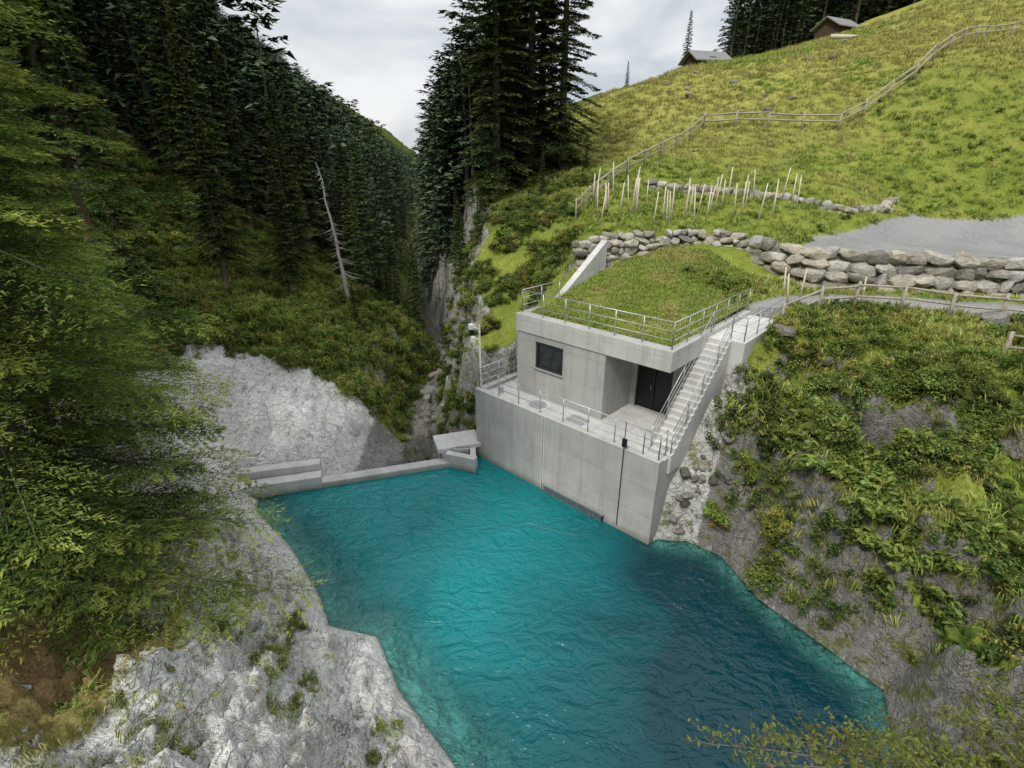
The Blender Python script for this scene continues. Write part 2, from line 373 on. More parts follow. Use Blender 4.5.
litter=np.where(L&(y<16),np.exp(-((x+9.5)**2+(y-7.0)**2)/7.0)*1.0,0)
rock=rock-litter*1.1
pd=pdist(x,y,PATH)
gravel=np.clip(E['inroad']*(y>ywall(x)+.1)+ (1-sst(pd,.5,1.0))*Rt*(y<ywall(x)),0,1)
dry=np.where(Rt,sst(y,37,60)*.9+np.exp(-((x-9)**2+(y-60)**2)/500)*.3,0)
mossy=np.where(L,sst(E['dl'],.6,2.5)*.45*(1-.8*((E['s']>0)&(y<28))),np.where(Rt,1.0,0)); mossy=np.where(E['ins']&(E['s']>.5),.8,mossy)
mossy=np.where(E['hol']>.2,.1,mossy)
wet=(E['s']<0).astype(float)
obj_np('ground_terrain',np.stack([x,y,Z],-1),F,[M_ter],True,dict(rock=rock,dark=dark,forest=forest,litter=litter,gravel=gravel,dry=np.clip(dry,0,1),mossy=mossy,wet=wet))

# ------------------------------------------------------------ water
def mat_water():
    m,nt,out=newmat('water'); g=N(nt); v=g.coord('Object')
    dep=g.attr('depth'); n=g.noise(v,.22,3,.5,.8)
    c=g.mix(g.ramp(g.math('ADD',g.attr('cliff_shade'),g.math('MULTIPLY',g.math('SUBTRACT',n,.5),.8)),[(.0,0.0),(.85,1.0)]),(.004,.175,.185),(.001,.030,.042))
    d=g.n('ShaderNodeBsdfDiffuse'); g.l(c,d.inputs[0])
    t=g.n('ShaderNodeBsdfTransparent'); t.inputs[0].default_value=(.45,.85,.80,1)
    mx=g.n('ShaderNodeMixShader'); g.l(g.ramp(g.math('ADD',dep,g.math('MULTIPLY',g.math('SUBTRACT',n,.5),.3)),[(.0,.05),(.25,.40),(.50,.85),(.8,1.0)]),mx.inputs[0]); g.l(t.outputs[0],mx.inputs[1]); g.l(d.outputs[0],mx.inputs[2])
    w1=g.noise(g.mapping(v,(1,1.5,1),(0,0,.5)),1.1,3,.55,1.3); w2=g.noise(v,4.5,3,.6,.8)
    amp=g.ramp(g.noise(v,.16,2,.5,.5),[(.35,.4),(.62,1.0)])
    h=g.math('MULTIPLY',g.math('ADD',w1,g.math('MULTIPLY',w2,.32)),amp)
    nb=g.bump(h,.85,.24)
    gl=g.n('ShaderNodeBsdfGlossy'); gl.inputs['Roughness'].default_value=.07; g.l(nb,gl.inputs['Normal']); g.l(nb,d.inputs['Normal'])
    fr=g.n('ShaderNodeFresnel'); fr.inputs['IOR'].default_value=1.4; g.l(nb,fr.inputs['Normal'])
    mo=g.n('ShaderNodeMixShader'); g.l(fr.outputs[0],mo.inputs[0]); g.l(mx.outputs[0],mo.inputs[1]); g.l(gl.outputs[0],mo.inputs[2])
    g.l(mo.outputs[0],out.inputs[0]); return m
wx=np.linspace(-14,14,160); tt=np.linspace(0,1,220)**.7
GX,T=np.meshgrid(wx,tt); yw=yweir(GX)+np.where(GX>-1.8,.3,.05); GY=-60+(yw+60)*T
gx=GX.ravel();gy=GY.ravel(); dlw=pdist(gx,gy,LEFT);drw=pdist(gx,gy,RIGHT[12:]); dsh=np.minimum(dlw/3.6,drw/2.2)
dsh=np.where(inpoly(gx,gy,POLY)|((gx<6)&(gx>-3)&(gy>14)),dsh,0)
cliff_shade=np.clip((gx+1.5-(gy-14)*.42)/8.5,0,1)  # cliff shade on the pool painted into the water colour, stronger to the right
i2=np.arange(gx.size).reshape(GX.shape)
FW=np.stack([i2[:-1,:-1],i2[:-1,1:],i2[1:,1:],i2[1:,:-1]],-1).reshape(-1,4)
obj_np('water_pool',np.stack([gx,gy,np.zeros_like(gx)],-1),FW,[mat_water()],True,dict(depth=dsh,cliff_shade=cliff_shade))
sy=np.linspace(22.6,62,150); cl_=np.interp(sy,[p[1] for p in LEFT[3:11]][::-1],[p[0] for p in LEFT[3:11]][::-1]); cr_=np.interp(sy,[p[1] for p in RIGHT[3:11]][::-1],[p[0] for p in RIGHT[3:11]][::-1])
cx_=(cl_*.45+cr_*.55)+np.sin(sy*.9)*.25

# ------------------------------------------------------------ foliage prototypes
def spruce_mesh(name,h,R,B,K,M,leaf,seed,mat,c0=.08,pw=.8,bark=None,wd=.2,stick=1.0,up=.95):
    r=np.random.default_rng(seed)
    u=(np.arange(B)+r.random(B))/B; hb=h*(c0+(0.985-c0)*u**up)
    f=(hb/h-c0)/(1-c0)
    Lb=R*(1-f)**pw*r.uniform(.58,1.12,B)+.10
    az=np.arange(B)*2.39996+r.uniform(-.4,.4,B)
    el=np.radians(-16+46*f**1.3+r.uniform(-7,7,B)); sag=.20+.12*r.random(B)
    k=(np.arange(K)+.5)/K
    t=np.clip(.10+.90*k[None,:,None,None]+r.uniform(-.02,.02,(B,K,2,1)),0,1)
    L4=Lb[:,None,None,None]
    tl=L4*(.06+.33*np.sin(np.pi*np.clip(.12+.86*t,0,1))**.9)*r.uniform(.6,1.15,(B,K,2,1))
    s=((np.arange(M)+r.random((B,K,2,M)))/M)
    side=np.array([-1,1.])[None,None,:,None]
    an=np.radians(50)+r.uniform(-.15,.15,(B,K,2,1))
    ax=L4*t; azz=L4*(t*np.tan(el)[:,None,None,None]-sag[:,None,None,None]*t**2+.13*t**4)
    px=ax+s*tl*np.cos(an); py=side*s*tl*np.sin(an); pz=azz-.30*s**1.6*tl+r.normal(0,.008,s.shape)*L4
    la=an*side+np.where(r.random(s.shape)<.5,-1,1)*r.uniform(.35,.95,s.shape)
    dx=np.cos(la);dy=np.sin(la);dz=-.10+r.normal(0,.20,s.shape)
    ll=leaf*r.uniform(.6,1.3,s.shape)*(.75+.25*np.minimum(L4/R*1.6,1)); wv=ll*wd
    roll=r.normal(0,.4,s.shape); qx=-dy*np.cos(roll);qy=dx*np.cos(roll);qz=np.sin(roll)
    P=np.stack([px,py,pz],-1);D=np.stack([dx,dy,dz],-1)*ll[...,None];Q=np.stack([qx,qy,qz],-1)*wv[...,None]
    V=np.stack([P-Q,P+Q,P+D],-2)
    ca=np.cos(az)[:,None,None,None,None];sa=np.sin(az)[:,None,None,None,None]
    V=np.stack([V[...,0]*ca-V[...,1]*sa,V[...,0]*sa+V[...,1]*ca,V[...,2]+hb[:,None,None,None,None]],-1).reshape(-1,3)
    br=r.uniform(-.15,.15,B)[:,None,None,None]
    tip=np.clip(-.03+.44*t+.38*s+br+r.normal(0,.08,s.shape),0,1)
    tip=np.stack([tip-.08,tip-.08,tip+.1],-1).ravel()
    F=np.arange(len(V)).reshape(-1,3); mi=np.zeros(len(F),int)
    ts=np.linspace(0,1,6)[None,:]; sx=Lb[:,None]*ts; sz=Lb[:,None]*(ts*np.tan(el)[:,None]-sag[:,None]*ts**2+.13*ts**4)+hb[:,None]
    w=stick*(.005+.006*Lb)[:,None]*(1.15-ts)
    c=np.cos(az)[:,None];s_=np.sin(az)[:,None]
    a=np.stack([sx*c+w*s_,sx*s_-w*c,sz],-1);b=np.stack([sx*c-w*s_,sx*s_+w*c,sz],-1);cc=np.stack([sx*c,sx*s_,sz-2*w],-1)
    SV=np.stack([a,b,cc],2).reshape(-1,3); o=len(V)
    base=(np.arange(B)[:,None]*6+np.arange(5)[None,:])*3
    SF=[]
    for p,q in ((0,1),(1,2),(2,0)):
        SF.append(np.stack([base+p,base+q,base+3+q],-1).reshape(-1,3));SF.append(np.stack([base+p,base+3+q,base+3+p],-1).reshape(-1,3))
    SF=np.concatenate(SF)+o
    if h<2: SV=SV[:0]; SF=SF[:0]
    n=9;rows=10; hz=np.linspace(-.04*h,h,rows); rr=np.interp(hz,[-.04*h,0,h],[.020*h,.0145*h,.0004*h])
    th=np.arange(n)*2*np.pi/n; TV=np.stack([rr[:,None]*np.cos(th),rr[:,None]*np.sin(th),np.repeat(hz[:,None],n,1)],-1).reshape(-1,3)
    i=np.arange(rows*n).reshape(rows,n);j=np.roll(i,-1,1)
    TF=np.concatenate([np.stack([i[:-1],j[:-1],j[1:]],-1).reshape(-1,3),np.stack([i[:-1],j[1:],i[1:]],-1).reshape(-1,3)])+o+len(SV)
    Va=np.concatenate([V,SV,TV]);Fa=np.concatenate([F,SF,TF]);mi=np.concatenate([mi,np.ones(len(SF)+len(TF),int)])
    ta=np.concatenate([tip,np.zeros(len(SV)+len(TV))])
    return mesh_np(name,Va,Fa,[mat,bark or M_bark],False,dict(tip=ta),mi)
def shrub_mesh(name,n,leaf,seed,mat,flat=.7):
    r=np.random.default_rng(seed)
    nl=7; c=r.normal(0,.22,(nl,3)); c[:,2]=abs(c[:,2])*.8+.12; rad=r.uniform(.16,.30,nl)
    k=r.integers(0,nl,n); d=r.normal(0,1,(n,3)); d/=np.linalg.norm(d,axis=1)[:,None]
    rr=r.random(n)**.45
    p=c[k]+d*(rad[k]*rr)[:,None]; p[:,2]=abs(p[:,2])*flat*1.3
    nrm=d*.6+r.normal(0,.5,(n,3))+np.array([0,0,.7]); nrm/=np.linalg.norm(nrm,axis=1)[:,None]
    u=np.cross(nrm,r.normal(0,1,(n,3))); u/=np.linalg.norm(u,axis=1)[:,None]; w=np.cross(nrm,u)
    s=leaf*r.uniform(.6,1.4,n)[:,None]
    V=np.stack([p-u*s,p+w*s*.5-u*s*.1,p+u*s-nrm*s*.3,p-w*s*.5-u*s*.1],1).reshape(-1,3)
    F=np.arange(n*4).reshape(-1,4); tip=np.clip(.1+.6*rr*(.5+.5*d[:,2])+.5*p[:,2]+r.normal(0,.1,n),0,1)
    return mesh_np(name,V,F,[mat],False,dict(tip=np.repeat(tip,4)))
def fern_mesh(name,seed,mat):
    r=np.random.default_rng(seed); V=[];T=[]
    for i in range(15):
        a=r.uniform(0,6.28); L_=r.uniform(.30,.55); d=np.array([math.cos(a),math.sin(a),0]); q=np.array([-math.sin(a),math.cos(a),0])
        rise=r.uniform(.4,.8); tb=r.uniform(-.1,.1)
        for j in range(15):
            t=(j+1)/16; c=d*L_*t; c=c+np.array([0,0,rise*L_*2.2*t*(1-.75*t)]); wl=.10*L_*2*math.sin(math.pi*min(1,.15+.85*t))**.8
            for sd_ in (-1,1):
                e=c+q*sd_*wl+d*wl*.4+np.array([0,0,-.35*wl+r.normal(0,.006)]); V+=[c-d*.009,c+d*.009,e+d*.004,e-d*.003]; T+=[.1+.4*t+tb]*2+[.3+.4*t+tb]*2
    V=np.array(V); return mesh_np(name,V,np.arange(len(V)).reshape(-1,4),[mat],False,dict(tip=np.array(T)))
def tuft_mesh(name,n,seed,mat,h=.5,w=.024):
    r=np.random.default_rng(seed)
    b=np.stack([r.normal(0,.28,n),r.normal(0,.28,n),np.full(n,-.03)],-1); a=r.uniform(0,6.28,n); hh=h*r.uniform(.5,1.2,n)
    lean=r.uniform(.15,.7,n)*hh; d=np.stack([np.cos(a),np.sin(a),np.zeros(n)],-1); q=np.stack([-np.sin(a),np.cos(a),np.zeros(n)],-1)*w
    m=b+d*lean[:,None]*.35; m[:,2]+=hh*.6; t=b+d*lean[:,None]; t[:,2]+=hh*.95
    V=np.stack([b-q,b+q,m+q*.8,t,m-q*.8],1).reshape(-1,3)
    i=np.arange(n)[:,None]*5
    F=np.concatenate([i+np.array([[0,1,2]]),i+np.array([[0,2,4]]),i+np.array([[4,2,3]])])
    tip=np.tile(np.array([.1,.1,.55,.95,.55]),n)
    return mesh_np(name,V,F,[mat],False,dict(tip=tip))
def scatter(name,me,pts,size,tilt=.08,seed=0):
    r=np.random.default_rng(seed); n=len(pts)
    if n==0: return
    pts=np.asarray(pts,float); size=np.broadcast_to(size,(n,)).astype(float)
    a=r.uniform(0,6.28,n); nv=np.stack([r.normal(0,tilt,n),r.normal(0,tilt,n),np.ones(n)],-1); nv/=np.linalg.norm(nv,axis=1)[:,None]
    u=np.stack([np.cos(a),np.sin(a),np.zeros(n)],-1); u-=nv*(u*nv).sum(1)[:,None]; u/=np.linalg.norm(u,axis=1)[:,None]; w=np.cross(nv,u)
    s=(size/2)[:,None]
    V=np.stack([pts-u*s-w*s,pts+u*s-w*s,pts+u*s+w*s,pts-u*s+w*s],1).reshape(-1,3)
    inst=obj_np(name,V,np.arange(n*4).reshape(-1,4))
    inst.instance_type='FACES'; inst.use_instance_faces_scale=True; inst.instance_faces_scale=1
    inst.show_instancer_for_render=False; inst.show_instancer_for_viewport=False
    link(bpy.data.objects.new(name+'_unit',me),inst); return inst

near1=spruce_mesh('spruce_near_a',27,5.6,290,28,26,.11,1,M_nf,.02,.55,wd=.19,stick=.7,up=1.2)
near2=spruce_mesh('spruce_near_b',23,4.4,190,24,18,.135,2,M_nf,.05,.65,wd=.2,stick=.8)
mid=[spruce_mesh('spruce_mid_%d'%i,20,2.3+.25*i,120,11,9,.25,10+i,M_nm,.12+.06*i,.85,wd=.24) for i in range(3)]
tall=[spruce_mesh('spruce_tall_%d'%i,28,3.4,200,13,10,.27,20+i,M_nc,.03,.6,wd=.24) for i in range(2)]
far=[spruce_mesh('spruce_far_%d'%i,1.0,.115,50,4,3,.036,30+i,M_far,.06,.85,wd=.3) for i in range(2)]

def tz(x,y): return float(terrain(np.array([x]),np.array([y]))[0])
def put_tree(me,x,y,s=1,rz=0,name='spruce_tree',tilt=(0,0)):
    o=bpy.data.objects.new(name,me); o.location=(x,y,tz(x,y)-.2); o.scale=(s,s,s); o.rotation_euler=(tilt[0],tilt[1],rz); return link(o)
put_tree(near1,-11.2,9.8,.93,.3)
put_tree(near2,-15.0,14.5,1.05,1.3); put_tree(near2,-17.0,9.5,1.0,2.0); put_tree(near1,-20,20,.80,4.0)
for i,(x_,y_,s_) in enumerate([(-20,27,.85),(-18.5,33,.72),(-24,30,1.05),(-21,38,.9),(-17.5,42,.72),(-25,44,1.05),(-20,49,.85),(-15.8,52,.65),(-28,36,1.15),(-30,50,1.1),(-22,57,.95),(-18.5,61,.8),(-14,48,.45),(-13.2,57,.55),(-16,36.5,.5),(-33,42,1.1),(-26,53,.8),(-16.5,58,.85),(-11.5,50,.35),(-10.8,56,.4),(-12,62,.55),(-12.6,40,.22)]):
    put_tree(mid[i%3],x_,y_,s_,i*1.7,tilt=(random.uniform(-.02,.02),random.uniform(-.02,.02)))
for i,(x_,y_,s_) in enumerate([(-1.2,43.0,.92),(1.5,45.5,1.02),(4.0,45.5,.9),(2.6,50,.95),(-.2,49,.95)]):
    put_tree(tall[i%2],x_,y_,s_,i*2.1)
for i,(x_,y_,s_) in enumerate([(-2.4,37.5,.22),(2.2,40,.16),(-3.9,42,.28),(5.8,43.5,.16),(-5.4,54,.35),(-6.0,59,.45),(-6.6,64,.55)]):
    put_tree(mid[i%3],x_,y_,s_,i*2.1,name='young_spruce')
put_tree(mid[0],27.6,95,.5,0); put_tree(mid[1],15.6,80,.2,0)

# distant forests
yy=35+ (np.random.default_rng(5).random(6500)**1.5)*620; off=np.random.default_rng(55).random(6500)**.8*260
xx=np.interp(yy,[28,40,55,75,150,420,700],[-8,-9,-10,-14.5,-27,-62,-100])-3-off
zz,ee=terrain(xx,yy,True); ok=ee['left']&(ee['dl']>2.5)&((yy>63)|(xx<-34)); ok&=~((yy<40)&(xx>-30))
xx,yy,zz=xx[ok],yy[ok],zz[ok]; hgt=(12+18*np.random.default_rng(6).random(len(xx))**1.5)*np.where(ee['dl'][ok]<9,.6,1)
h_=len(xx)//2
P=np.stack([xx,yy,zz-.3],-1)
scatter('distant_forest',far[0],P[:h_],hgt[:h_],.02,1); scatter('distant_forest',far[1],P[h_:],hgt[h_:],.02,2)
r=np.random.default_rng(8)
n=800; xx=r.uniform(38,190,n); yy=r.uniform(104,200,n); k=(xx>.36*yy); xx,yy=xx[k],yy[k]
n=600; x2=r.uniform(-20,4,n);y2=r.uniform(64,170,n); z2,e2=terrain(x2,y2,True); k=e2['right']&(e2['dr']>1.0)&(x2<y2*.01); x2,y2=x2[k],y2[k]
xx=np.concatenate([xx,x2]);yy=np.concatenate([yy,y2]); zz=terrain(xx,yy)
scatter('distant_forest',far[0],np.stack([xx,yy,zz-.3],-1),r.uniform(12,20,len(xx)),.02,3)

mb=MB(); x0,y0=-14.2,44; z0=tz(x0,y0); top=Vector((x0-1.2,y0,z0+11)); base=Vector((x0,y0,z0-.5))
prev=base
for i in range(1,9):
    p=base.lerp(top,i/8)+Vector((random.uniform(-.12,.12),0,0)); mb.tube(prev,p,.2*(1-(i-1)/9),7,.2*(1-i/9)); prev=p
for i in range(110):
    t=random.uniform(.12,.97);p=base.lerp(top,t);a=random.uniform(0,6.28);l=random.uniform(.5,2.0)*(1.1-t)
    mb.tube(p,p+Vector((math.cos(a)*l,math.sin(a)*l,-.3*l)),.03,4,.006)
mb.make('dead_spruce_trunk',M_dead)

# ------------------------------------------------------------ undergrowth
shA=[shrub_mesh('shrub_a%d'%i,460,.042,40+i,M_shr) for i in range(2)]
shY=shrub_mesh('shrub_y',460,.04,50,M_shy); shD=shrub_mesh('shrub_d',460,.042,51,M_shd)
shB=shrub_mesh('broadleaf',220,.08,52,M_shr,.5); fern=fern_mesh('fern',53,M_shr)
tuG=tuft_mesh('tuft_g',34,60,M_gr); tuY=tuft_mesh('tuft_y',34,61,M_gy)
def rand_area(n,x0,x1,y0,y1,seed):
    r=np.random.default_rng(seed); xx=r.uniform(x0,x1,n);yy=r.uniform(y0,y1,n); z,e=terrain(xx,yy,True); return xx,yy,z,e,r
def take(xx,yy,z,k,dz=-.05): return np.stack([xx[k],yy[k],z[k]+dz],-1)
BLD=lambda e:((e['lx']>-1.2)&(e['lx']<9.9)&(e['ly']>-1)&(e['ly']<9.6))|((e['lx']>9)&(e['lx']<11.2)&(e['ly']<2.5)&(e['ly']>-2))|((e['lx']>9)&(e['lx']<10.9)&(e['ly']<9.6)&(e['ly']>-2))
xx,yy,z,e,r=rand_area(9500,5,32,-3,26.5,101)
dens=fbm(xx*.45,yy*.45,3,77)
k=e['right']&~BLD(e)&(z>.5)&(pdist(xx,yy,PATH)>1.0)&(yy<ywall(xx)-1.2)&(e['hol']<.10)
rim=(e['dr']<9.5)&(z>1.0)
k&=(dens+.18*rim+.04>.47)&~((e['dr']>11)&(r.random(len(xx))<.6))
k&=~(barefn(xx,yy,z)&(r.random(len(xx))<.86))
which=(fbm(xx*.35,yy*.35,2,55)+r.normal(0,.10,len(xx)))
sz=r.uniform(.5,1.4,len(xx))*np.where(z>6.6,.75,1)
for nm,me,kk in (('bank_shrubs',shA[0],which<.38),('bank_shrubs',shY,(which>=.38)&(which<.45)),('bank_shrubs',shD,(which>=.45)&(which<.56)),('bank_ferns',fern,(which>=.56)&(which<.64)),('bank_broadleaf_plants',shB,which>=.64)):
    q=k&kk; scatter(nm,me,take(xx,yy,z,q),sz[q],.45,7)
# hanging plants on the rim of the hollow
n=260; a=r.uniform(0,math.pi*2,n); hx=13.4+np.cos(a)*2.3*r.uniform(.95,1.25,n); hy=16.0+np.sin(a)*1.9*r.uniform(.95,1.25,n); hz=terrain(hx,hy)
q=hz>2.0; P=np.stack([hx,hy,hz],-1)
scatter('rim_shrubs',shA[0],P[q][::3],r.uniform(.7,1.3,len(P[q][::3])),.5,21); scatter('rim_shrubs',shD,P[q][1::3],r.uniform(.7,1.3,len(P[q][1::3])),.5,22); scatter('rim_ferns',fern,P[q][2::3],r.uniform(.9,1.5,len(P[q][2::3])),.5,23)
xx,yy,z,e,r=rand_area(8000,5,34,-3,27,102)
k=e['right']&~BLD(e)&(z>.8)&(pdist(xx,yy,PATH)>.75)&(yy<ywall(xx)-.4)&(e['hol']<.1)&~(barefn(xx,yy,z)&(r.random(len(xx))<.8))
q=k&(r.random(len(xx))<.5); scatter('bank_grass',tuG,take(xx,yy,z,q),r.uniform(.4,.8,q.sum()),.25,8)
q=k&~q; scatter('bank_grass',tuY,take(xx,yy,z,q),r.uniform(.4,.85,q.sum()),.25,9)
xx,yy,z,e,r=rand_area(24000,2.5,75,27,95,103)
keep=r.random(len(xx))<np.clip(1.4-yy/75,.25,1)
k=keep&e['right']&(yy>ywall(xx)+.3)&(e['inroad']<.5)&(e['dr']>2.5)
dn=fbm(xx*.12,yy*.12,3,66)+sst(yy,36,60)*.16
q=k&(dn<.53); scatter('meadow_grass',tuG,take(xx,yy,z,q),r.uniform(.3,.55,q.sum())*(1+yy[q]/90),.15,10)
q=k&(dn>=.53); scatter('meadow_grass',tuY,take(xx,yy,z,q),r.uniform(.3,.55,q.sum())*(1+yy[q]/90),.15,11)
q=k&(dn<.47)&(r.random(len(xx))<.08); scatter('meadow_herbs',shB,take(xx,yy,z,q),r.uniform(.4,.8,q.sum()),.15,12)
xx,yy,z,e,r=rand_area(8500,-13,6,23.5,62,104)
k=e['right']&~BLD(e)&(e['dr']>.15)&(fbm(xx*.6,yy*.6,3,70)+.08*(z>9)+.05*(z<2)>.53)&~((xx>4)&(yy>28)&(yy<38))
w=r.random(len(xx)); sz=r.uniform(.5,1.3,len(xx))
for nm,me,a,b in (('gorge_shrubs',shA[0],0,.35),('gorge_shrubs',shY,.35,.50),('gorge_shrubs',shD,.50,1)):
    q=k&(w>=a)&(w<b); scatter(nm,me,take(xx,yy,z,q),sz[q],.4,13)
xx,yy,z,e,r=rand_area(17000,-40,-5,3,75,105)
k=e['left']&(e['dl']>.15)&(((yy>28)|((yy>24)&(e['dl']>8.5)))|((yy<24)&(e['dl']>8)))&(fbm(xx*.3,yy*.3,3,71)>.34)
w=r.random(len(xx)); sz=r.uniform(.5,1.5,len(xx))
for nm,me,a,b in (('slope_shrubs',shA[1],0,.52),('slope_shrubs',shY,.52,.66),('slope_shrubs',shD,.66,1)):
    q=k&(w>=a)&(w<b); scatter(nm,me,take(xx,yy,z,q),sz[q],.3,14)
k=e['left']&(yy>28)&(yy<50)&(e['dl']<14)&(r.random(len(xx))<.9); scatter('slope_grass',tuG,take(xx,yy,z,k),r.uniform(.5,1.0,k.sum()),.3,18)
xx,yy,z,e,r=rand_area(3600,-12,0,4,19,106)
k=e['left']&(e['dl']>.7)&(fbm(xx*.9,yy*.9,3,72)>.59)
q=k&(r.random(len(xx))<.6); scatter('rock_grass',tuG,take(xx,yy,z,q),r.uniform(.2,.45,q.sum()),.3,15)
q=k&~q; scatter('rock_grass',tuY,take(xx,yy,z,q),r.uniform(.2,.45,q.sum()),.3,16)
q=k&(r.random(len(xx))<.14); scatter('rock_plants',shA[0],take(xx,yy,z,q),r.uniform(.3,.6,q.sum()),.3,17)
# leaning willow at the near right bank
mb=MB(); LV=[];r2=np.random.default_rng(31)
root=Vector((9.3,5.0,tz(9.3,5.0)-.2))
for tgt in [(3.5,5.7,4.6),(4.6,6.3,3.9),(6.1,6.6,3.3),(7.2,6.9,2.9),(5.4,5.6,4.6),(8.2,7.3,2.5),(8.9,7.0,3.6),(9.8,7.4,4.0),(4.2,5.2,4.9)]:
    tg=Vector(tgt); prev=root; mid_=root.lerp(tg,.5)+Vector((0,0,.9))
    for i in range(1,15):
        t=i/14; p=root*(1-t)**2+mid_*2*t*(1-t)+tg*t*t; mb.tube(prev,p,.035*(1-t)+.008,5); 
        if t>.3:
            for j in range(4):
                dd=Vector(r2.normal(0,1,3)); dd.z=abs(dd.z)*.6; dd=dd.normalized()*r2.uniform(.2,.6); mb.tube(p,p+dd,.007,4,.003)
                for q_ in range(9): LV.append(tuple(p+dd*r2.uniform(.2,1.1)+Vector(r2.normal(0,.05,3))))
        prev=p
e_=empty('riverside_willow'); mb.make('stems',M_bark,e_)
LV=np.array(LV); n=len(LV); nrm=r2.normal(0,.6,(n,3))+[0,0,1]; nrm/=np.linalg.norm(nrm,axis=1)[:,None]; u=np.cross(nrm,r2.normal(0,1,(n,3))); u/=np.linalg.norm(u,axis=1)[:,None]; w_=np.cross(nrm,u); s_=r2.uniform(.035,.07,n)[:,None]
obj_np('leaves',np.stack([LV-u*s_,LV+w_*s_*.4,LV+u*s_,LV-w_*s_*.4],1).reshape(-1,3),np.arange(4*n).reshape(-1,4),[M_shr],False,dict(tip=np.repeat(r2.uniform(.3,.9,n),4)),parent=e_)

# ------------------------------------------------------------ stones
import bmesh
bm=bmesh.new(); bmesh.ops.create_icosphere(bm,subdivisions=3,radius=1); bm.verts.ensure_lookup_table()
SD=np.array([v.co[:] for v in bm.verts]); SFc=np.array([[v.index for v in f.verts] for f in bm.faces]); bm.free()
def stone(r,boxy=.5,amp=.2):
    p=np.sign(SD)*np.abs(SD)**boxy
    for i in range(3):
        w=r.normal(0,1.3+i*1.2,(3,3)); ph=r.uniform(0,6.28,3)
        p=p*(1+amp/(1+i)*np.sin(SD@w+ph).mean(1))[:,None]
    for i in range(9):
        nrm=r.normal(0,1,3);nrm/=np.linalg.norm(nrm);dd=r.uniform(.72,1.0); h=p@nrm; p=p-np.maximum(h-dd,0)[:,None]*nrm*.95
    return p
STN=[stone(np.random.default_rng(200+i)) for i in range(14)]
def stones_obj(name,items,mat,parent=None,shade=None):
    V=[];F=[];S=[];r=np.random.default_rng(3)
    for i,(c,sc,rz,tl) in enumerate(items):
        p=STN[i*5%14]*np.array(sc)
        R_=(Matrix.Rotation(rz,3,'Z')@Matrix.Rotation(tl[0],3,'X')@Matrix.Rotation(tl[1],3,'Y'))
        p=p@np.array(R_).T+np.array(c); F.append(SFc+len(SD)*i); V.append(p); S.append(np.full(len(SD),r.random() if shade is None else shade))
    return obj_np(name,np.concatenate(V),np.concatenate(F),[mat],False,dict(shade=np.concatenate(S)),parent=parent)
def wall(name,pts,w,hrow,thick,seed):
    r=random.Random(seed); items=[]
    P=[Vector(p[:2]) for p in pts]; cum=[0]
    for a,b in zip(P[:-1],P[1:]): cum.append(cum[-1]+(b-a).length)
    cx=np.array(cum); X_=np.array([p[0] for p in pts]);Y_=np.array([p[1] for p in pts]);B_=np.array([p[2] for p in pts]);T_=np.array([p[3] for p in pts])
    maxr=int(math.ceil((T_-B_).max()/hrow))
    for row in range(maxr):
        s=r.uniform(0,w*.5)
        while s<cum[-1]:
            ww=w*r.uniform(.5,1.6); sc=s+ww/2
            bx=np.interp(sc,cx,X_);by=np.interp(sc,cx,Y_);zb=np.interp(sc,cx,B_);zt=np.interp(sc,cx,T_)
            n_=max(1,round((zt-zb)/hrow)); hr=(zt-zb)/n_
            if row<n_:
                x1,y1=np.interp(sc+.2,cx,X_),np.interp(sc+.2,cx,Y_); a=math.atan2(y1-by,x1-bx)
                off=(row*.10)+r.uniform(-.12,.10); hv=r.uniform(.48,.72)
                items.append(((bx-math.sin(a)*off,by+math.cos(a)*off,zb+hr*(row+.5)+r.uniform(-.12,.12)*hr),(ww*.56,thick*r.uniform(.8,1.1),hr*hv),a+r.uniform(-.15,.15),(r.uniform(-.15,.15),r.uniform(-.25,.25))))
            s+=ww
    return stones_obj(name,items,M_rock)
wall('dry_stone_wall',[(3.4,28.0,7.9,9.9),(4.6,28.5,8.2,10.15),(6.3,29.2,8.6,10.25),(8,29.9,9.0,10.35),(11,30.4,9.5,10.35),(13.2,29.9,9.1,10.2)],.55,.36,.34,1)
wall('boulder_retaining_wall',[(13.2,29.7,8.9,10.15),(14.1,27.6,8.1,10.05),(15.4,25.95,7.8,9.95),(19,24.8,7.8,9.9),(24,23.2,7.8,9.9),(33,20.6,8.0,9.95),(40,18.4,8.0,10)],.8,.54,.45,2)
p2=[(9.5,38.9),(13,37.4),(18.7,35.6),(21.5,34.5),(24.4,35.4),(26,37.2)]
wall('dry_stone_wall',[(a,b,tz(a,b-.8)-.1,tz(a,b-.8)+.75) for a,b in p2],.6,.36,.36,3)
it=[];r=random.Random(9)
for i in range(80):
    y_=r.uniform(22.8,60); c_=np.interp(y_,sy,cx_); x_=c_+r.uniform(-1.4,1.4); s_=r.uniform(.15,.6)
    it.append(((x_,y_,tz(x_,y_)-s_*.05),(s_*r.uniform(.9,1.6),s_,s_*.75),r.uniform(0,6),(r.uniform(-.3,.3),r.uniform(-.3,.3))))
stones_obj('gorge_boulders',it,M_boul)
it=[]
